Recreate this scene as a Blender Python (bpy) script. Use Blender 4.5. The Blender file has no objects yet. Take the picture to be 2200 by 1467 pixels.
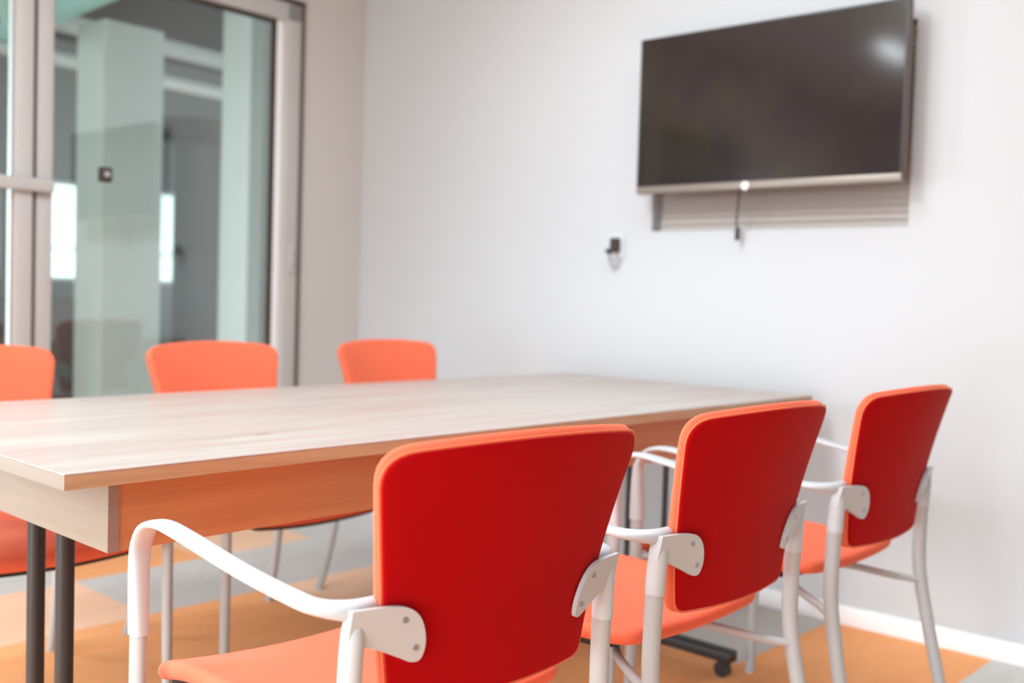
import bpy, bmesh, math, random
from mathutils import Vector, Matrix
random.seed(4)
C = bpy.context.scene.collection
sc = bpy.context.scene
PHI = .0338                                   # the room is turned this much against the table
O = Vector((2.425, 2.324, 0))                 # foot of the corner between glass wall and screen wall
U = Vector((math.cos(PHI), math.sin(PHI), 0)); V = Vector((-math.sin(PHI), math.cos(PHI), 0))

# ------------------------------------------------------------------ camera
cam = bpy.data.cameras.new('camera'); co = bpy.data.objects.new('camera', cam); C.objects.link(co); sc.camera = co
r_, u_, d_ = Vector((.6771, -.7352, .0305)), Vector((.0105, .0511, .9986)), Vector((.7358, .6759, -.0424))
m = Matrix((r_, u_, -d_)).transposed().to_4x4(); m.translation = (-.6796, -1.5170, 1.0222)
co.matrix_world = m
cam.sensor_width = 36; cam.lens = 36.458; cam.clip_start = .02
cam.dof.use_dof = True; cam.dof.focus_distance = 1.55; cam.dof.aperture_fstop = 2.6

# ------------------------------------------------------------------ world, lights, exposure
w = bpy.data.worlds.new('sky'); sc.world = w; w.use_nodes = True
w.node_tree.nodes['Background'].inputs[0].default_value = (.93, .97, 1, 1)
w.node_tree.nodes['Background'].inputs[1].default_value = 2.4
vs = sc.view_settings; vs.view_transform = 'Standard'; vs.look = 'None'; vs.gamma = 1; vs.use_curve_mapping = False
vs.exposure = .14

def area(name, loc, target, sx, sy, power, col=(1, 1, 1), spread=180):
    l = bpy.data.lights.new(name, 'AREA'); l.shape = 'RECTANGLE'; l.size = sx; l.size_y = sy; l.energy = power; l.color = col
    l.spread = math.radians(spread)
    o = bpy.data.objects.new(name, l); C.objects.link(o); o.location = loc
    o.rotation_euler = (Vector(target) - Vector(loc)).to_track_quat('-Z', 'Y').to_euler()
    return o
def rp(u, v, z=0): return O + U * u + V * v + Vector((0, 0, z))
COOL = (.90, 1.0, 1.08)
area('ceiling_light_row', rp(-3.2, -1.9, 2.70), rp(-3.2, -1.9, 0), 4.2, .5, 72, COOL)
area('ceiling_light', rp(-1.1, -2.9, 2.70), rp(-1.1, -2.9, 0), .8, 1.2, 9, COOL)
area('ceiling_light', rp(-4.6, -3.6, 2.70), rp(-4.6, -3.6, 0), 2.0, 2.0, 28, COOL)
area('ceiling_lamp', rp(-3.85, -1.09, 2.72), rp(-3.85, -1.09, 0), .50, .10, 5, COOL)
area('glass_wall_fill', rp(-3.5, .3, 1.2), rp(-2.2, -3.0, .1), 2.0, 1.1, 230, COOL)  # unseen lamp added behind the glass, brightening the floor under the table
area('low_fill', rp(-5.9, -2.1, .50), rp(0, -2.0, -.25), 3.2, .5, 10, COOL, 34)  # added low lamp, lifts the floor and lower screen wall under the table
area('office_fill', rp(-4.2, 2.6, 2.4), rp(.2, 2.3, 1.4), 2.0, 1.2, 42, (.90, 1, .99))  # unseen lamp added to brighten the left faces of the pillars
area('office_fill', rp(.6, 3.4, 3.1), rp(.6, 3.4, 0), 3, 1.5, 9, (.90, 1, .99))
sp = bpy.data.lights.new('wall_spotlight', 'SPOT'); sp.energy = 62; sp.color = COOL; sp.spot_size = math.radians(62); sp.spot_blend = 1; sp.shadow_soft_size = .12
so = bpy.data.objects.new('wall_spotlight', sp); C.objects.link(so); so.location = rp(-2.6, -1.9, 2.6)
so.rotation_euler = (rp(0, -1.7, 1.2) - so.location).to_track_quat('-Z', 'Y').to_euler()

# ------------------------------------------------------------------ materials
def mat(name, col, rough=.5, metal=0, sheen=0, spec=.5, noise=0, nscale=30, bump=0, bscale=200, coat=0, emit=None):
    m = bpy.data.materials.new(name); m.use_nodes = True
    nt = m.node_tree; b = nt.nodes['Principled BSDF']
    b.inputs['Base Color'].default_value = (*col, 1); b.inputs['Roughness'].default_value = rough
    b.inputs['Metallic'].default_value = metal; b.inputs['Specular IOR Level'].default_value = spec
    if sheen:
        b.inputs['Sheen Weight'].default_value = sheen; b.inputs['Sheen Roughness'].default_value = .4
        b.inputs['Sheen Tint'].default_value = (1, .55, .4, 1)
    if coat: b.inputs['Coat Weight'].default_value = coat
    tc = nt.nodes.new('ShaderNodeTexCoord')
    if noise:
        n = nt.nodes.new('ShaderNodeTexNoise'); n.inputs['Scale'].default_value = nscale; n.inputs['Detail'].default_value = 4
        nt.links.new(tc.outputs['Object'], n.inputs['Vector'])
        mx = nt.nodes.new('ShaderNodeMix'); mx.data_type = 'RGBA'
        mx.inputs['A'].default_value = (*[c * (1 - noise) for c in col], 1)
        mx.inputs['B'].default_value = (*[min(1, c * (1 + noise)) for c in col], 1)
        nt.links.new(n.outputs['Fac'], mx.inputs['Factor']); nt.links.new(mx.outputs['Result'], b.inputs['Base Color'])
    if bump:
        n2 = nt.nodes.new('ShaderNodeTexNoise'); n2.inputs['Scale'].default_value = bscale
        nt.links.new(tc.outputs['Object'], n2.inputs['Vector'])
        bp = nt.nodes.new('ShaderNodeBump'); bp.inputs['Strength'].default_value = bump; bp.inputs['Distance'].default_value = .001
        nt.links.new(n2.outputs['Fac'], bp.inputs['Height']); nt.links.new(bp.outputs['Normal'], b.inputs['Normal'])
    return m

KNOT = (-.7105, -.2995, .74)
def wood(name, c1, c2, rough=.4, grain=(1.2, 22, 22), spec=.5, seam=0):
    m = bpy.data.materials.new(name); m.use_nodes = True
    nt = m.node_tree; b = nt.nodes['Principled BSDF']; b.inputs['Roughness'].default_value = rough
    b.inputs['Specular IOR Level'].default_value = spec
    tc = nt.nodes.new('ShaderNodeTexCoord'); mp = nt.nodes.new('ShaderNodeMapping'); mp.inputs['Scale'].default_value = grain
    nt.links.new(tc.outputs['Object'], mp.inputs['Vector'])
    n = nt.nodes.new('ShaderNodeTexNoise'); n.inputs['Scale'].default_value = 2; n.inputs['Detail'].default_value = 8; n.inputs['Roughness'].default_value = .65
    n.inputs['Distortion'].default_value = .6
    nt.links.new(mp.outputs['Vector'], n.inputs['Vector'])
    cr = nt.nodes.new('ShaderNodeValToRGB'); cr.color_ramp.elements[0].position = .34; cr.color_ramp.elements[1].position = .66
    cr.color_ramp.elements[0].color = (*c1, 1); cr.color_ramp.elements[1].color = (*c2, 1)
    nt.links.new(n.outputs['Fac'], cr.inputs['Fac'])
    out = cr.outputs['Color']
    if seam:                                    # broad tone bands of glued staves in the laminate print
        mp2 = nt.nodes.new('ShaderNodeMapping'); mp2.inputs['Scale'].default_value = (.9, 9, 1)
        nt.links.new(tc.outputs['Object'], mp2.inputs['Vector'])
        n2 = nt.nodes.new('ShaderNodeTexNoise'); n2.inputs['Scale'].default_value = 1.4; n2.inputs['Detail'].default_value = 1
        nt.links.new(mp2.outputs['Vector'], n2.inputs['Vector'])
        mx = nt.nodes.new('ShaderNodeMix'); mx.data_type = 'RGBA'; mx.blend_type = 'MULTIPLY'
        mx.inputs['Factor'].default_value = seam
        r2 = nt.nodes.new('ShaderNodeValToRGB'); r2.color_ramp.elements[0].position = .42; r2.color_ramp.elements[1].position = .58
        r2.color_ramp.elements[0].color = (.95, .86, .84, 1); r2.color_ramp.elements[1].color = (1, 1, .97, 1)
        nt.links.new(n2.outputs['Fac'], r2.inputs['Fac'])
        nt.links.new(out, mx.inputs['A']); nt.links.new(r2.outputs['Color'], mx.inputs['B']); out = mx.outputs['Result']
        mp3 = nt.nodes.new('ShaderNodeMapping'); mp3.vector_type = 'TEXTURE'; mp3.inputs['Location'].default_value = KNOT; mp3.inputs['Scale'].default_value = (.030, .016, 1)
        gr = nt.nodes.new('ShaderNodeTexGradient'); gr.gradient_type = 'SPHERICAL'
        nt.links.new(tc.outputs['Object'], mp3.inputs['Vector']); nt.links.new(mp3.outputs['Vector'], gr.inputs['Vector'])
        mx3 = nt.nodes.new('ShaderNodeMix'); mx3.data_type = 'RGBA'; mx3.inputs['B'].default_value = (.30, .20, .13, 1)
        nt.links.new(gr.outputs['Fac'], mx3.inputs['Factor']); nt.links.new(out, mx3.inputs['A']); out = mx3.outputs['Result']
    nt.links.new(out, b.inputs['Base Color'])
    return m

def glass(name, tint=(.89, .955, .94), refl=.045):
    m = bpy.data.materials.new(name); m.use_nodes = True; nt = m.node_tree
    nt.nodes.remove(nt.nodes['Principled BSDF'])
    t = nt.nodes.new('ShaderNodeBsdfTransparent'); t.inputs[0].default_value = (*tint, 1)
    g = nt.nodes.new('ShaderNodeBsdfGlossy'); g.inputs['Roughness'].default_value = .02
    f = nt.nodes.new('ShaderNodeFresnel'); f.inputs[0].default_value = 1.5
    a = nt.nodes.new('ShaderNodeMath'); a.operation = 'MULTIPLY_ADD'; a.inputs[1].default_value = 1.1; a.inputs[2].default_value = refl
    mx = nt.nodes.new('ShaderNodeMixShader')
    nt.links.new(f.outputs[0], a.inputs[0]); nt.links.new(a.outputs[0], mx.inputs[0])
    nt.links.new(t.outputs[0], mx.inputs[1]); nt.links.new(g.outputs[0], mx.inputs[2])
    nt.links.new(mx.outputs[0], nt.nodes['Material Output'].inputs[0])
    return m

M = dict(
    fabric=mat('orange_fabric', (.86, .15, .068), .85, sheen=.3, noise=.07, nscale=9, bump=.25, bscale=900),
    cover=mat('red_fabric', (.41, .0015, .004), .8, sheen=.10, spec=.06, noise=.10, nscale=7, bump=.2, bscale=900),
    piping=mat('seam_piping', (.93, .22, .09), .8, sheen=.4),
    pan=mat('black_seat_pan', (.012, .011, .012), .55),
    white=mat('painted_arm', (.53, .56, .585), .35, coat=.1),
    legp=mat('painted_leg', (.44, .445, .445), .38),
    screw=mat('screw_steel', (.45, .45, .45), .3, metal=1),
    socket=mat('screw_recess', (.05, .05, .05), .6),
    blackm=mat('black_metal', (.022, .02, .022), .38),
    topw=wood('table_laminate', (.42, .365, .335), (.51, .46, .425), .35, seam=1.0),
    edge=wood('edge_banding', (.43, .28, .15), (.55, .38, .22), .45),
    apron=wood('apron_laminate', (.42, .175, .065), (.53, .245, .095), .5, grain=(1.0, 1, 26)),
    endp=wood('end_panel_laminate', (.22, .165, .125), (.265, .205, .16), .5, grain=(1, 1.2, 20)),
    dimwall=mat('grey_wall_paint', (.22, .21, .21), .9),
    wall=mat('wall_paint', (.575, .59, .60), .9, bump=.1, bscale=300),
    plaster=mat('warm_plaster', (.64, .60, .56), .9, noise=.04, nscale=3),
    skirting=mat('skirting_paint', (.95, .94, .94), .5),
    ceil=mat('ceiling_paint', (.86, .86, .85), .9),
    frame=mat('door_frame_paint', (.53, .51, .49), .45, noise=.05, nscale=2),
    gasket=mat('dark_gasket', (.06, .045, .035), .7),
    shadeline=mat('brown_shade_strip', (.16, .11, .075), .7),  # brown put in for the shadow line beside the door frame
    glass=glass('door_glass'),
    tvb=mat('tv_plastic', (.03, .024, .022), .4),
    tvside=mat('tv_brown_side', (.16, .10, .08), .5),
    chin=mat('tv_champagne_bezel', (.28, .24, .205), .35, metal=.3),
    blind=mat('beige_blind', (.58, .52, .475), .8),
    cable=mat('dark_cable', (.03, .03, .03), .5),
    cableg=mat('grey_cable', (.42, .42, .42), .5),
    plate=mat('socket_plate', (.64, .65, .66), .4),
    logo=mat('bright_badge', (.85, .85, .82), .3),
    offwall=mat('office_wall_paint', (.25, .26, .26), .9),
    offceil=mat('office_dark_ceiling', (.045, .04, .042), .9),
    duct=mat('painted_duct', (.55, .58, .58), .5),
    teal=mat('teal_duct', (.40, .76, .73), .5),
    column=mat('grey_column_paint', (.11, .107, .107), .7),
    pillar=mat('pillar_paint', (.62, .655, .64), .85),
    panelgrey=mat('grey_panel_paint', (.30, .31, .305), .9),
    darkcap=mat('dark_metal_cap', (.07, .065, .065), .6),
)
# the switched-off screen: dark, softly mirroring, with faint smears
def screen_mat():
    m = bpy.data.materials.new('dark_screen'); m.use_nodes = True; nt = m.node_tree; b = nt.nodes['Principled BSDF']
    tc = nt.nodes.new('ShaderNodeTexCoord'); n = nt.nodes.new('ShaderNodeTexNoise'); n.inputs['Scale'].default_value = 3.2; n.inputs['Detail'].default_value = 3
    nt.links.new(tc.outputs['Object'], n.inputs['Vector'])
    cr = nt.nodes.new('ShaderNodeValToRGB'); cr.color_ramp.elements[0].position = .4; cr.color_ramp.elements[1].position = .6
    cr.color_ramp.elements[0].color = (.020, .014, .016, 1); cr.color_ramp.elements[1].color = (.027, .021, .015, 1)
    nt.links.new(n.outputs['Fac'], cr.inputs['Fac']); nt.links.new(cr.outputs['Color'], b.inputs['Base Color'])
    b.inputs['Roughness'].default_value = .10; b.inputs['Specular IOR Level'].default_value = .55
    return m
M['screen'] = screen_mat()
# carpet: one tile colour per slot
def carpet(name, col):
    m = mat(name, col, .95, noise=.12, nscale=55, bump=.5, bscale=500, spec=.2)
    nt = m.node_tree; n = nt.nodes.new('ShaderNodeTexNoise'); n.inputs['Scale'].default_value = 2.2
    mp = nt.nodes.new('ShaderNodeMapping'); mp.inputs['Scale'].default_value = (1, 7, 1)
    tc = nt.nodes.new('ShaderNodeTexCoord'); nt.links.new(tc.outputs['Object'], mp.inputs['Vector']); nt.links.new(mp.outputs['Vector'], n.inputs['Vector'])
    b = nt.nodes['Principled BSDF']; src = b.inputs['Base Color'].links[0].from_socket
    mx = nt.nodes.new('ShaderNodeMix'); mx.data_type = 'RGBA'; mx.blend_type = 'MULTIPLY'; mx.inputs['Factor'].default_value = 1
    cr = nt.nodes.new('ShaderNodeValToRGB'); cr.color_ramp.elements[0].color = (.95, .95, .96, 1); cr.color_ramp.elements[0].position = .35; cr.color_ramp.elements[1].position = .65
    nt.links.new(n.outputs['Fac'], cr.inputs['Fac']); nt.links.new(src, mx.inputs['A']); nt.links.new(cr.outputs['Color'], mx.inputs['B'])
    nt.links.new(mx.outputs['Result'], b.inputs['Base Color'])
    return m
M['tile_o'] = carpet('carpet_orange', (1.0, .43, .18))
M['tile_p'] = carpet('carpet_pale_orange', (1.0, .62, .42))
M['tile_g'] = carpet('carpet_grey', (.64, .63, .60))

# ------------------------------------------------------------------ mesh helpers
def link(name, bm, mats, parent=None, smooth=True, angle=40):
    me = bpy.data.meshes.new(name); bmesh.ops.recalc_face_normals(bm, faces=bm.faces[:]); bm.to_mesh(me); bm.free()
    for mm in (mats if isinstance(mats, (list, tuple)) else [mats]): me.materials.append(mm)
    if smooth:
        me.polygons.foreach_set('use_smooth', [True] * len(me.polygons)); me.set_sharp_from_angle(angle=math.radians(angle))
    o = bpy.data.objects.new(name, me); C.objects.link(o)
    if parent is not None: o.parent = parent
    return o
def tag(o, label=None, cat=None, group=None, kind=None):
    if label: o['label'] = label
    if cat: o['category'] = cat
    if group: o['group'] = group
    if kind: o['kind'] = kind
    return o
def empty(name, loc, rz=0):
    o = bpy.data.objects.new(name, None); C.objects.link(o); o.location = loc; o.rotation_euler = (0, 0, rz); o.empty_display_size = .1
    return o
def box(bm, x0, x1, y0, y1, z0, z1, bev=0, mi=0):
    r = bmesh.ops.create_cube(bm, size=1)
    for v in r['verts']: v.co = Vector(((x0 + x1) / 2 + v.co.x * (x1 - x0), (y0 + y1) / 2 + v.co.y * (y1 - y0), (z0 + z1) / 2 + v.co.z * (z1 - z0)))
    fs = {f for v in r['verts'] for f in v.link_faces}
    for f in fs: f.material_index = mi
    if bev:
        es = {e for f in fs for e in f.edges}
        bmesh.ops.bevel(bm, geom=list(es), offset=bev, segments=3, profile=.5, affect='EDGES')
def bx(*a, **k): bm = bmesh.new(); box(bm, *a, **k); return bm
def cyl(bm, p0, p1, r, n=20, r2=None):
    p0, p1 = Vector(p0), Vector(p1); d = p1 - p0
    q = d.to_track_quat('Z', 'Y').to_matrix().to_4x4(); q.translation = (p0 + p1) / 2
    bmesh.ops.create_cone(bm, cap_ends=True, segments=n, radius1=r, radius2=r if r2 is None else r2, depth=d.length, matrix=q)
def catmull(P, n=8):
    out = []; P = [Vector(p) for p in P]
    for i in range(len(P) - 1):
        a, b, c, d = P[max(i - 1, 0)], P[i], P[i + 1], P[min(i + 2, len(P) - 1)]
        for k in range(n):
            t = k / n
            out.append(.5 * ((2 * b) + (c - a) * t + (2 * a - 5 * b + 4 * c - d) * t * t + (3 * b - a - 3 * c + d) * t ** 3))
    out.append(P[-1]); return out
def sweep(bm, pts, sizes, n=20, sub=8, power=2.0, side0=None, cap=True):
    """tube along pts; sizes (half width, half thickness) per point; the width axis stays horizontal"""
    P = catmull(pts, sub); S = catmull([(a, b, 0) for a, b in sizes], sub)
    rings = []; side = Vector(side0) if side0 else None
    for i, p in enumerate(P):
        T = (P[min(i + 1, len(P) - 1)] - P[max(i - 1, 0)]).normalized()
        h = Vector((T.x, T.y, 0))
        if h.length > .25 or side is None:
            s = Vector((0, 0, 1)).cross(T) if h.length > 1e-3 else Vector((1, 0, 0))
            s.normalize()
            if side is not None and s.dot(side) < 0: s.negate()
            side = s if side is None else (side.lerp(s, .6)).normalized()
        s = (side - T * side.dot(T)).normalized(); nn = T.cross(s)
        ring = []
        for k in range(n):
            a = 2 * math.pi * k / n; c, q = math.cos(a), math.sin(a); e = 2 / power
            ring.append(bm.verts.new(p + s * (S[i].x * math.copysign(abs(c) ** e, c)) + nn * (S[i].y * math.copysign(abs(q) ** e, q))))
        rings.append(ring)
    for a, b in zip(rings, rings[1:]):
        for k in range(n): bm.faces.new((a[k], a[(k + 1) % n], b[(k + 1) % n], b[k]))
    if cap: bm.faces.new(rings[0][::-1]); bm.faces.new(rings[-1])
def rquad(q, rad, n=7):
    """rounded polygon outline: q corners in order, radius per corner"""
    out = []; N = len(q)
    for i in range(N):
        p = Vector(q[i]); a = Vector(q[i - 1]); b = Vector(q[(i + 1) % N]); r = rad[i]
        da = (a - p).normalized(); db = (b - p).normalized(); ang = da.angle(db); t = r / math.tan(ang / 2)
        s, e = p + da * t, p + db * t
        for k in range(n + 1):
            x = k / n; out.append(s * (1 - x) ** 2 + p * 2 * x * (1 - x) + e * x * x)
    res = []
    for i in range(len(out)):                     # fill the straights
        a, b = out[i], out[(i + 1) % len(out)]; L = (b - a).length; k = max(1, int(L / .03))
        for j in range(k): res.append(a.lerp(b, j / k))
    return res
def pillow(bm, outl, f, n0, n1, rnd=.012, centre=None):
    """closed pad: outline in 2D, f(a, b, n) to 3D, thickness from n0 to n1 with rounded rim"""
    c = centre or sum(outl, Vector((0, 0))) / len(outl)
    mid, half = (n0 + n1) / 2, (n1 - n0) / 2
    ins = [rnd, rnd * .62, rnd * .3, rnd * .08, 0]
    prof = [1, .92, .72, .38, 0]
    levels = []
    for i, h in zip(ins, prof): levels.append((i, h))
    def ring(i, n, k=1):
        vs = []
        for p in outl:
            d = c - p; q = p + d.normalized() * i * 1.1
            q = c + (q - c) * k
            vs.append(bm.verts.new(f(q.x, q.y, n)))
        return vs
    seq = []
    inner = [0.12, .3, .48, .64, .78, .9]
    for k in inner: seq.append(ring(rnd, mid + half, k))
    for i, h in levels: seq.append(ring(i, mid + half * h))
    for i, h in levels[::-1][1:]: seq.append(ring(i, mid - half * h))
    for k in inner[::-1]: seq.append(ring(rnd, mid - half, k))
    N = len(outl)
    for a, b in zip(seq, seq[1:]):
        for k in range(N): bm.faces.new((a[k], a[(k + 1) % N], b[(k + 1) % N], b[k]))
    for s, n in ((seq[0], mid + half), (seq[-1], mid - half)):
        cv = bm.verts.new(f(c.x, c.y, n))
        for k in range(N): bm.faces.new((s[k], s[(k + 1) % N], cv))
def slab(bm, outl, f, n0, n1):
    a = [bm.verts.new(f(p.x, p.y, n0)) for p in outl]; b = [bm.verts.new(f(p.x, p.y, n1)) for p in outl]
    N = len(outl)
    for k in range(N): bm.faces.new((a[k], a[(k + 1) % N], b[(k + 1) % N], b[k]))
    bm.faces.new(a[::-1]); bm.faces.new(b)
def copy_tree(o, parent=None):
    c = o.copy(); C.objects.link(c)
    if parent is not None: c.parent = parent
    for ch in list(o.children): copy_tree(ch, c)
    return c

# ------------------------------------------------------------------ the room (u, v measured from the corner)
def room(name, bm, m, parent=None, kind='structure', **k):
    o = link(name, bm, m, parent, **k)
    if parent is None: o.location = O; o.rotation_euler = (0, 0, PHI)
    if kind and parent is None: o['kind'] = kind
    return o
# floor: carpet tiles lie square to the table, so their grid is in world axes
bm = bmesh.new(); S = .5; X0, Y0 = .92, -.04
grey = {(0, 3), (1, 3), (2, 3), (2, 4), (-1, 4), (2, 0), (2, 1), (1, -2), (2, -2), (3, -2), (3, 0), (0, -3), (-3, 2), (-2, 4), (3, 4), (1, 6), (-2, -1)}
pale = {(-1, 3), (-2, 3), (1, 4), (1, 2), (0, 0), (-1, 0)}
for i in range(-12, 9):
    for j in range(-12, 19):
        k = (i, j)
        far = not (-3 <= i <= 3 and -3 <= j <= 5)
        mi = 2 if k in grey or (far and random.random() < .4) else (1 if k in pale or (far and random.random() < .3) else 0)
        x, y = X0 + i * S, Y0 + j * S
        f = bm.faces.new([bm.verts.new(p) for p in ((x, y, 0), (x + S, y, 0), (x + S, y + S, 0), (x, y + S, 0))]); f.material_index = mi
bmesh.ops.remove_doubles(bm, verts=bm.verts, dist=1e-4)
bmesh.ops.solidify(bm, geom=bm.faces[:], thickness=.02)
zmax = max(v.co.z for v in bm.verts)
for v in bm.verts: v.co.z -= zmax
fl = link('floor', bm, [M['tile_o'], M['tile_p'], M['tile_g']], smooth=False); fl['kind'] = 'structure'

# screen wall (u = 0) with a shallow window recess behind the television
RV0, RV1, RZ0, RZ1 = -2.558, -1.62, 1.28, 1.915
CH = 2.78
bm = bmesh.new()
box(bm, 0, .2, -6.2, RV0, 0, CH); box(bm, 0, .2, RV1, .0, 0, CH)
box(bm, 0, .2, RV0, RV1, 0, RZ0); box(bm, 0, .2, RV0, RV1, RZ1, CH); box(bm, .062, .2, RV0, RV1, RZ0, RZ1)
room('wall_right', bm, M['wall'], smooth=False)
bm = bx(-.014, .002, -6.2, 0, 0, .055, bev=.004); box(bm, -.009, .002, -6.2, 0, .05, .062, bev=.003)
room('baseboard_right', bm, M['skirting'])
bm = bmesh.new()                                  # the plastered return beside the door, and the wall over the doors
box(bm, -.352, .2, 0, .14, 0, CH); box(bm, -6, -.352, 0, .14, 2.285, CH); box(bm, -6, -3.9, 0, .14, 0, 2.285)
room('wall_back', bm, M['plaster'], smooth=False)
room('baseboard_back', bx(-.352, -.014, -.014, .002, 0, .06, bev=.004), M['skirting'])
room('wall_front', bx(-6.2, .2, -6.4, -6.2, 0, CH), M['dimwall'], smooth=False)
bm = bmesh.new(); box(bm, -6.2, -6, -6.2, -5.4, 0, CH); box(bm, -6.2, -6, -1, .14, 0, CH); box(bm, -6.2, -6, -5.4, -1, 0, .5); box(bm, -6.2, -6, -5.4, -1, 2.6, CH)
room('wall_left', bm, M['wall'], smooth=False)
room('ceiling', bx(-6.2, .2, -6.4, .14, CH, CH + .1), M['ceil'], smooth=False)

# glass doors in the back wall
dr = empty('door_1', O, PHI); dr['kind'] = 'structure'
bm = bmesh.new()
box(bm, -.455, -.378, -.02, .05, 0, 2.262, bev=.006); box(bm, -1.528, -.378, -.02, .05, 2.185, 2.262, bev=.006)
box(bm, -1.528, -.5, -.02, .05, 0, .09, bev=.006); box(bm, -1.528, -1.47, -.02, .05, 0, 2.262, bev=.005)
link('door_frame', bm, M['frame'], dr)
bm = bmesh.new(); box(bm, -.49, -.455, .0, .04, .09, 2.19, bev=.004)
link('inner_bead', bm, M['skirting'], dr)
bm = bmesh.new(); box(bm, -.502, -.49, .005, .035, .09, 2.185); box(bm, -1.47, -.49, .005, .035, 2.173, 2.185)
link('gasket', bm, M['gasket'], dr)
link('glass_pane', bx(-1.475, -.495, .016, .024, .08, 2.19), M['glass'], dr, smooth=False)
lk = link('lock_plate', bx(-.425, -.392, -.030, -.018, 1.10, 1.225, bev=.005), M['frame'], dr)
lk['label'] = 'metal lock plate'
bm = bmesh.new(); cyl(bm, (-.408, -.034, 1.185), (-.408, -.026, 1.185), .009); box(bm, -.415, -.401, -.034, -.028, 1.12, 1.15)
link('lock_cylinder', bm, M['cableg'], lk)
gl = link('glass_latch', bx(-1.285, -1.238, -.012, .016, 1.41, 1.465, bev=.006), M['gasket'], dr); gl['label'] = 'small black latch'
link('latch_button', bx(-1.27, -1.252, -.016, -.010, 1.43, 1.447, bev=.002), M['duct'], gl)
tr = room('shade_strip', bx(-.378, -.350, -.012, .06, 0, 2.285, bev=.003), M['shadeline'])  # dark strip standing in for the shadow line beside the frame
bm = bx(-3.9, -.350, -.012, .06, 2.262, 2.285); room('trim_2', bm, M['gasket'])
d2 = empty('door_2', O, PHI); d2['kind'] = 'structure'
bm = bmesh.new()
box(bm, -1.607, -1.545, -.03, .04, 0, 2.262, bev=.006); box(bm, -2.62, -1.545, -.03, .04, 2.185, 2.262, bev=.006)
box(bm, -2.62, -2.555, -.03, .04, 0, 2.262, bev=.006); box(bm, -2.62, -1.545, -.03, .04, 0, .09, bev=.006)
link('door_frame', bm, M['frame'], d2)
link('mid_rail', bx(-2.6, -1.478, -.055, -.030, 1.345, 1.392, bev=.008), M['frame'], d2)
link('gasket', bx(-1.545, -1.528, -.005, .035, 0, 2.262), M['gasket'], d2)
link('glass_pane', bx(-2.57, -1.60, .004, .012, .08, 2.19), M['glass'], d2, smooth=False)
d3 = empty('door_3', O, PHI); d3['kind'] = 'structure'
bm = bmesh.new(); box(bm, -3.9, -2.62, -.02, .05, 2.185, 2.262); box(bm, -3.9, -3.8, -.02, .05, 0, 2.262); box(bm, -2.69, -2.63, -.02, .05, 0, 2.262); box(bm, -3.9, -2.62, -.02, .05, 0, .09)
link('door_frame', bm, M['frame'], d3); link('glass_pane', bx(-3.82, -2.66, .016, .024, .08, 2.19), M['glass'], d3, smooth=False)

# ------------------------------------------------------------------ the office beyond the glass
bm = bmesh.new()                                   # far wall with window openings to the sky
FV = 5.5
wins = [(-3.2, -1.6), (-1.3, -.2), (-.1, .70), (.84, 1.95), (2.04, 2.6)]
z0, z1 = 1.05, 1.95
xs = -6.2
for a, b in wins: box(bm, xs, a, FV, FV + .15, z0, z1); xs = b
box(bm, xs, 5.2, FV, FV + .15, z0, z1); box(bm, -6.2, 5.2, FV, FV + .15, 0, z0); box(bm, -6.2, 5.2, FV, FV + .15, z1, 3.3)
room('wall_office', bm, M['offwall'], smooth=False)
for n, (a, b) in enumerate(wins[1:]):
    we = empty('window_%d' % (n + 1), O, PHI); we['kind'] = 'structure'
    bm = bmesh.new(); t = .03
    box(bm, a, a + t, FV + .02, FV + .08, z0, z1); box(bm, b - t, b, FV + .02, FV + .08, z0, z1)
    box(bm, a, b, FV + .02, FV + .08, z0, z0 + t); box(bm, a, b, FV + .02, FV + .08, z1 - t, z1); box(bm, a, b, FV + .03, FV + .06, 1.33, 1.35)
    link('window_frame', bm, M['pillar'], we); link('window_pane', bx(a + t, b - t, FV + .045, FV + .05, z0 + t, z1 - t), M['glass'], we, smooth=False)
room('ceiling_office', bx(-6.2, 5.2, .14, FV + .15, 3.2, 3.3), M['offceil'], smooth=False)
room('wall_office_right', bx(5.0, 5.2, .14, FV + .15, 0, 3.3), M['offwall'], smooth=False)
room('wall_office_left', bx(-6.2, -6.0, .14, FV + .15, 0, 3.3), M['offwall'], smooth=False)
def office(name, bm, m, label, cat, **k):
    o = room(name, bm, m, kind=None, **k); return tag(o, label, cat)
o = room('wall_pillar', bx(-.136, .25, .70, .95, 0, 3.2, bev=.01), M['pillar'])
o = room('pillar_panel', bx(-.128, .25, .60, .699, 0, 3.2), M['panelgrey'], smooth=False)  # grey panel added over the pillar's front face, making it darker
o = room('wall_partition', bx(-.485, -.138, 1.5, 1.80, 0, 2.42, bev=.01), M['pillar'])
bm = bmesh.new(); cyl(bm, (1.12, 3.15, 0), (1.12, 3.15, 2.10), .165, 40)
colo = office('round_column', bm, M['column'], 'round grey column under a dark cap, seen through the glass door', 'column')
bm = bmesh.new(); cyl(bm, (1.10, 3.15, 2.10), (1.10, 3.15, 2.24), .23, 40, .30)
link('column_cap', bm, M['darkcap'], colo)
def ductm(p0, p1, r): b = bmesh.new(); cyl(b, p0, p1, r, 24); return b
dk = 'ducts under the office ceiling'
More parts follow.
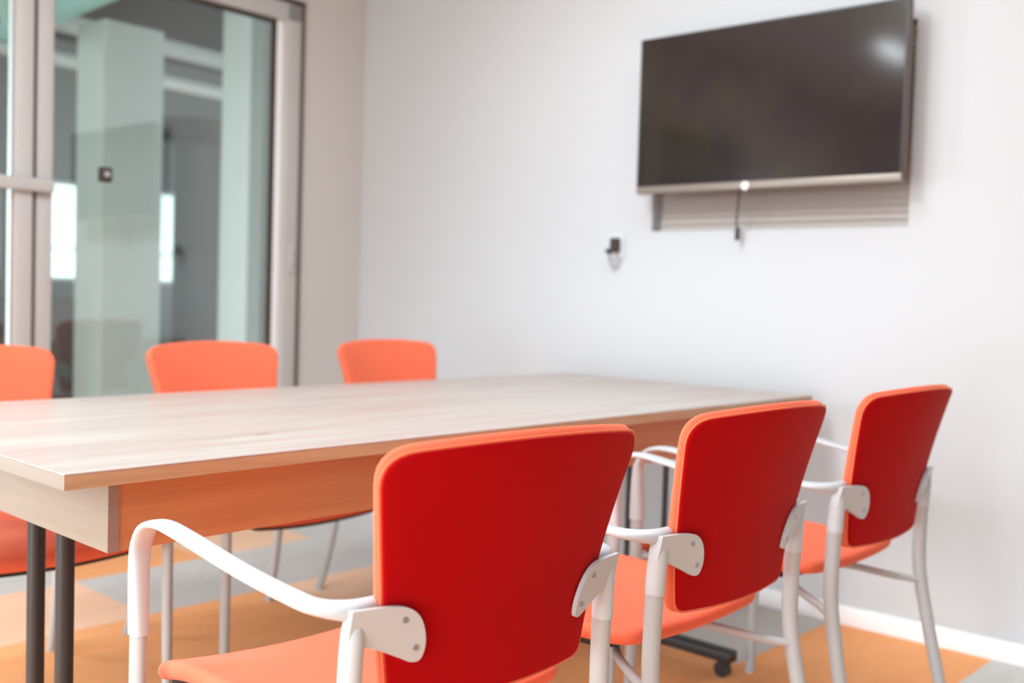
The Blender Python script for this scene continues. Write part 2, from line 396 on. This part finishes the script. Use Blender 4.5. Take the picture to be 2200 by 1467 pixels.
dd = [('ceiling_duct', (-1.5, 2.6, 2.42), (2.9, 2.75, 2.38), .045, 'duct', 'white pipe crossing low above the round column, lowest of the office pipes'),
      ('ceiling_duct', (-1.2, 2.9, 2.72), (3.4, 3.0, 2.66), .06, 'duct', 'white pipe just over the lowest one above the round column'),
      ('ceiling_duct', (-.9, 1.9, 2.86), (3.0, 2.0, 2.86), .10, 'duct', 'thick grey duct along the top of the right glass door'),
      ('ceiling_duct', (-.65, .8, 2.50), (-.15, 4.6, 2.62), .07, 'teal', 'teal duct running away behind the door stile'),
      ('ceiling_duct', (-1.25, 1.0, 2.32), (.75, 4.9, 2.72), .06, 'teal', 'thin teal pipe below the teal duct, left of the white partition'),
      ('ceiling_duct', (-1.3, .9, 2.62), (-.6, 4.2, 3.0), .09, 'duct', 'white duct rising at the top left corner behind the left glass door'),
      ('ceiling_duct', (.5, 3.4, 2.2), (2.6, 5.2, 2.62), .04, 'teal', 'pale teal pipe rising to the right above the column cap')]
for n, p0, p1, r, mm, lab in dd: office(n, ductm(p0, p1, r), M[mm], lab, 'duct')
bm = bmesh.new(); box(bm, .35, 1.6, 4.2, 5.0, 0, .92, bev=.01)
office('office_cabinet', bx(.3, 1.7, 4.7, 5.2, 0, .9, bev=.01), M['column'], 'low grey cabinet below the bright office windows', 'cabinet')
bm.free()

# ------------------------------------------------------------------ blind in the recess, television, cables, socket
bl = empty('window_blind', rp(0, 0), PHI); tag(bl, 'beige closed horizontal blind in the recess behind the television', 'blind')
bm = bmesh.new(); n = 26; h = (RZ1 - RZ0 - .03) / n
for k in range(n):
    z = RZ0 + .004 + k * h
    vs = [bm.verts.new(p) for p in ((.044, RV0 + .008, z), (.056, RV0 + .008, z + h * 1.08), (.056, RV1 - .008, z + h * 1.08), (.044, RV1 - .008, z))]
    f = bm.faces.new(vs)
    ext = bmesh.ops.extrude_face_region(bm, geom=[f]); 
    for v in ext['geom']:
        if isinstance(v, bmesh.types.BMVert): v.co.x += .0015
link('slats', bm, M['blind'], bl, smooth=False)
link('head_rail', bx(.036, .07, RV0 + .004, RV1 - .004, RZ1 - .03, RZ1 - .002, bev=.003), M['blind'], bl)

tv = empty('television', rp(-.06, -2.096, 1.408), PHI); tag(tv, 'wall mounted flat television, switched off, over a blind recess', 'television')
W2, H = .476, .545
bm = bmesh.new(); box(bm, -.045, -.010, -W2, W2, .0, H, bev=.004); box(bm, -.012, .02, -W2 + .07, W2 - .07, .05, H - .12, bev=.012)
link('housing', bm, M['tvside'], tv)
bm = bmesh.new(); t = .008
box(bm, -.049, -.043, -W2, -W2 + t, .022, H, bev=.001); box(bm, -.049, -.043, W2 - t, W2, .022, H, bev=.001); box(bm, -.049, -.043, -W2, W2, H - t, H, bev=.001)
link('bezel', bm, M['tvb'], tv)
link('screen', bx(-.0475, -.0445, -W2 + .006, W2 - .006, .024, H - .006), M['screen'], tv, smooth=False)
ch = link('lower_bezel', bx(-.052, -.012, -W2, W2, -.002, .024, bev=.004), M['chin'], tv)
bm = bmesh.new(); cyl(bm, (-.058, .04, .008), (-.050, .04, .008), .014, 20); lg = link('badge', bm, M['logo'], ch); lg['label'] = 'small bright badge'
bm = bmesh.new(); box(bm, .018, .100, -.2, .2, .12, .40, bev=.004); link('wall_bracket', bm, M['blackm'], tv)

cb = empty('hanging_cable', rp(-.03, -1.985, 1.24), PHI); tag(cb, 'short dark cable hanging below the television with a black plug', 'cable')
bm = bmesh.new(); sweep(bm, [(-.015, -.008, .185), (-.01, -.002, .12), (-.006, .004, .06), (-.004, .0, .03)], [(.0032, .0032)] * 4, n=10, side0=(1, 0, 0)); link('cord', bm, M['cable'], cb)
bm = bx(-.011, .003, -.007, .007, -.004, .040, bev=.003); link('plug', bm, M['cable'], cb)
cb.location = rp(-.03, -1.99, 1.245)

so_ = empty('wall_socket', rp(0, -1.465, 1.19), PHI); tag(so_, 'white wall socket plate left of the television', 'socket')
link('cover_plate', bx(-.009, .001, -.040, .036, -.012, .085, bev=.003), M['plate'], so_)
bm = bmesh.new(); box(bm, -.0098, -.0085, .018, .030, .004, .016, bev=.001); link('socket_hole', bm, M['cable'], so_)
ad = empty('power_adapter', rp(-.009, -1.475, 1.205), PHI); tag(ad, 'black power adapter plugged into the wall socket, cord looping below', 'adapter')
link('adapter_body', bx(-.034, -.001, -.016, .012, -.002, .052, bev=.004), M['tvb'], ad)
bm = bmesh.new(); cyl(bm, (-.0, .034, .004), (-.02, .034, .004), .008, 16); box(bm, -.012, -.004, .01, .034, .0, .008); link('side_plug', bm, M['cable'], ad)
bm = bmesh.new(); sweep(bm, [(-.016, .032, .0), (-.012, .026, -.03), (-.010, .012, -.052), (-.010, -.006, -.050), (-.012, -.014, -.03), (-.016, -.012, .0)], [(.0026, .0026)] * 6, n=10, side0=(1, 0, 0)); link('cord', bm, M['cableg'], ad)
bm = bmesh.new(); sweep(bm, [(-.008, .03, -.040), (-.008, .012, -.060), (-.008, -.004, -.056), (-.008, .010, -.047), (-.008, .026, -.044)], [(.0024, .0024)] * 5, n=10, side0=(1, 0, 0)); link('cord_coil', bm, M['cableg'], ad)

# ------------------------------------------------------------------ the table
L, W, T = 2.391, 1.017, .74
tb = empty('meeting_table', (L / 2, W / 2, 0)); tag(tb, 'long meeting table with pale wood laminate top, wood apron and black tube legs', 'table')
def tpart(name, bm, m, **k):
    for v in bm.verts: v.co -= Vector((L / 2, W / 2, 0))
    return link(name, bm, m, tb, **k)
bm = bx(0, L, 0, W, T - .0015, T, bev=0)
top = tpart('tabletop', bx(0, L, 0, W, T - .003, T, bev=.001), M['topw'], smooth=False)
bm = bx(0.0002, L - .0002, 0.0002, W - .0002, T - .025, T - .003)
eb = link('edge_band', bm, [M['edge'], M['endp']], top, smooth=False)
for v in eb.data.vertices: v.co -= Vector((L / 2, W / 2, 0))
for f in eb.data.polygons:
    if abs(f.normal.x) > .5: f.material_index = 1
zb = T - .025 - .114
tpart('end_panel', bx(.085, .1045, .034, .722, zb, T - .025, bev=.001), M['endp'], smooth=False)
tpart('end_panel', bx(L - .125, L - .105, .032, .722, zb, T - .025, bev=.001), M['endp'], smooth=False)
tpart('side_apron', bx(.105, L - .1255, .037, .055, zb, T - .025), M['apron'], smooth=False)
tpart('side_apron', bx(.1255, L - .1255, .70, .718, zb, T - .025), M['apron'], smooth=False)
for x, y, r in ((.165, .485, .0165), (.165, .36, .0165), (1.80, .275, .0085), (1.80, .147, .0085)):
    bm = bmesh.new(); cyl(bm, (x, y, .055), (x, y, T - .026), r, 28); tpart('leg', bm, M['blackm'])
for x, y0, y1, hh in ((.165, .12, .90, .02), (1.80, -.095, .90, .016)):
    bm = bx(x - .022, x + .022, y0, y1, .045, .045 + 2 * hh, bev=.006)
    if x < 1: tpart('foot_bar', bm, M['blackm'])
    else: tpart('foot_bar', bm, M['blackm'])
for x, y in ((.165, .16), (.165, .86), (1.80, -.062), (1.80, .86)):
    bm = bmesh.new(); cyl(bm, (x - .011, y, .022), (x + .011, y, .022), .022, 24); box(bm, x - .004, x + .004, y - .006, y + .006, .022, .047)
    tpart('caster', bm, M['blackm'])

# ------------------------------------------------------------------ the chair
def back_f(x, z, n):
    t = (z - .50) / .344
    y = -.020 - .084 * max(t, 0) ** 1.6
    sag = (.024 + .018 * t) * (x / .22) ** 2
    if n > 0: n *= 1 - .65 * max(0, min(1, t))
    dy = .37 * max(t, 0.0) ** .6
    nx = -2 * (.024 + .018 * t) * x / .22 ** 2
    nv = Vector((nx, 1, dy)).normalized()
    return Vector((x, y + sag, z)) + nv * n
def back_outline(ins=0):
    q = [(-.172 + ins, .510 + ins), (.172 - ins, .510 + ins), (.229 - ins, .847 - ins), (-.229 + ins, .847 - ins)]
    o = rquad([Vector(p) for p in q], [.026 - ins * .5, .026 - ins * .5, .038 - ins * .5, .038 - ins * .5])
    res = []
    for p in o:                                        # slightly bowed edges
        t = (p.y - .505) / .337; s = p.x / .2
        res.append(Vector((p.x * (1 - .012 * math.sin(math.pi * t)), p.y + (.012 * (1 - s * s) if t > .5 else -.010 * (1 - s * s)))))
    return res
def seat_f(x, y, n):
    t = (y - .04) / .46
    z = .438 + .012 * (x / .2) ** 2 - .028 * max(0, (t - .70) / .3) ** 2 + .012 * max(0, (.25 - t) / .25) ** 2
    return Vector((x, y, z + n))
def seat_outline(ins=0):
    return rquad([Vector(p) for p in ((-.208 + ins, .040 + ins), (.208 - ins, .040 + ins), (.240 - ins, .50 - ins), (-.240 + ins, .50 - ins))],
                 [.040, .040, .034, .034])
def make_chair():
    root = empty('conference_chair', (0, 0, 0))
    bm = bmesh.new(); pillow(bm, back_outline(), back_f, -.012, .020, .013, Vector((0, .67))); br = link('backrest', bm, M['fabric'], root, angle=60)
    bm = bmesh.new(); pillow(bm, back_outline(.0058), back_f, -.0155, -.008, .004, Vector((0, .67))); bc = link('back_cover', bm, M['cover'], br, angle=60)
    bc['label'] = 'deep red outer cover'
    bm = bmesh.new(); o = back_outline(.0030); 
    P = [back_f(p.x, p.y, -.0112) for p in o]; P.append(P[0]); sweep(bm, P, [(.0013, .0013)] * len(P), n=6, sub=1, cap=False); link('piping', bm, M['piping'], br)
    bm = bmesh.new(); pillow(bm, seat_outline(), seat_f, -.016, .014, .014, Vector((0, .27))); link('seat', bm, M['fabric'], root, angle=60)
    bm = bmesh.new(); pillow(bm, rquad([Vector(p) for p in ((-.185, .115), (.185, .115), (.224, .484), (-.224, .484))], [.03] * 4), seat_f, -.031, -.012, .006, Vector((0, .27))); link('seat_pan', bm, M['pan'], root, angle=60)
    for s in (-1, 1):
        def X(P): return [(s * x, y, z) for x, y, z in P]
        # rear leg, swept back to the floor
        bm = bmesh.new()
        sweep(bm, X([(.223, -.018, .640), (.224, -.016, .60), (.225, -.012, .50), (.227, -.014, .40), (.232, -.036, .28), (.240, -.072, .12), (.246, -.105, .004)]),
              [(.0085, .010), (.0125, .0155), (.0125, .016), (.0125, .016), (.0125, .0155), (.012, .0145), (.0115, .013)], side0=(1, 0, 0))
        rl = link('leg', bm, M['legp'], root)
        bm = bmesh.new(); cyl(bm, (s * .246, -.106, 0), (s * .246, -.106, .012), .0145, 20); link('glide', bm, M['cableg'], rl)
        # front leg below the sleeve of the armrest
        bm = bmesh.new()
        sweep(bm, X([(.276, .462, .505), (.277, .462, .30), (.279, .466, .004)]), [(.0115, .0165), (.0115, .016), (.011, .0125)], side0=(1, 0, 0))
        fl_ = link('leg', bm, M['legp'], root)
        bm = bmesh.new(); cyl(bm, (s * .279, .466, 0), (s * .279, .466, .012), .014, 20); link('glide', bm, M['cableg'], fl_)
        # armrest: bracket behind the back, band, arch and sleeve
        bm = bmesh.new()
        sweep(bm, X([(.190, -.012, .640), (.222, -.008, .643), (.246, .018, .645), (.254, .060, .647), (.262, .18, .657), (.270, .33, .676), (.273, .395, .6805), (.2745, .435, .670), (.2755, .458, .640), (.276, .463, .60), (.276, .462, .504)]),
              [(.012, .016), (.016, .0125), (.0185, .0085), (.018, .0065), (.0175, .006), (.0175, .006), (.0175, .006), (.0175, .0065), (.0165, .009), (.0150, .014), (.0130, .0178)],
              n=24, power=2.6)
        ar = link('armrest', bm, M['white'], root, angle=50)
        bm = bmesh.new()
        P = catmull([(.236, .609, 0), (.19, .597, 0), (.150, .582, 0), (.126, .573, 0), (.111, .576, 0), (.107, .595, 0), (.114, .618, 0), (.128, .636, 0), (.150, .647, 0), (.185, .650, 0), (.236, .650, 0)], 5)
        P = [Vector((.236 - (.236 - p.x) * .78, p.y, 0)) for p in P]
        def bf(x, z, n): return Vector((x, -.0215 - (.236 - abs(x)) * .235 - (z - .61) * .22 + n, z))
        slab(bm, [Vector((s * p.x, p.y)) for p in P], bf, -.0035, .0045)
        bmesh.ops.bevel(bm, geom=[e for e in bm.edges if len(e.link_faces) == 2 and e.calc_face_angle(0) > 1], offset=.0016, segments=2, affect='EDGES')
        bk = link('back_bracket', bm, M['white'], ar, angle=50)
        for (a, b) in ((.168, .631), (.148, .592)):
            bm = bmesh.new(); cyl(bm, bf(s * a, b, -.0052), bf(s * a, b, -.003), .0040, 16); sk = link('screw', bm, M['screw'], ar)
        # sleeve of the rear post
        bm = bmesh.new(); sweep(bm, X([(.225, -.014, .552), (.2245, -.015, .58), (.2235, -.017, .62), (.222, -.016, .645)]), [(.0138, .0172), (.0138, .0172), (.0132, .0165), (.009, .011)], side0=(1, 0, 0)); link('post_sleeve', bm, M['white'], ar)
    # cross tubes: front and rear bows under the seat
    bm = bmesh.new(); sweep(bm, [(-.272, .455, .414), (-.235, .425, .412), (-.14, .34, .398), (0, .31, .394), (.14, .34, .398), (.235, .425, .412), (.272, .455, .414)], [(.0105, .0105)] * 7, n=16)
    link('cross_tube', bm, M['legp'], root)
    bm = bmesh.new(); sweep(bm, [(-.226, -.020, .372), (-.19, .03, .378), (-.12, .14, .396), (0, .18, .398), (.12, .14, .396), (.19, .03, .378), (.226, -.020, .372)], [(.0085, .0085)] * 7, n=16)
    link('cross_tube', bm, M['legp'], root)
    return root
chair = make_chair()
near = [((.319, -.563), -.073, 'red-backed armchair nearest the camera, seen from behind at the table'),
        ((.928, -.567), -.020, 'red-backed armchair in the middle of the three seen from behind'),
        ((1.601, -.555), -.022, 'red-backed armchair nearest the white wall, seen from behind')]
far = [((.325, 1.235), math.pi, 'orange armchair across the table, cut off by the left edge of the photo'),
       ((1.04, 1.235), math.pi, 'orange armchair across the table in front of the glass door'),
       ((1.735, 1.235), math.pi, 'orange armchair across the table nearest the corner of the room')]
first = True
for (x, y), a, lab in near + far:
    o = chair if first else copy_tree(chair); first = False
    o.location = (x, y, 0); o.rotation_euler = (0, 0, a)
    tag(o, lab, 'chair', 'conference chairs around the table')
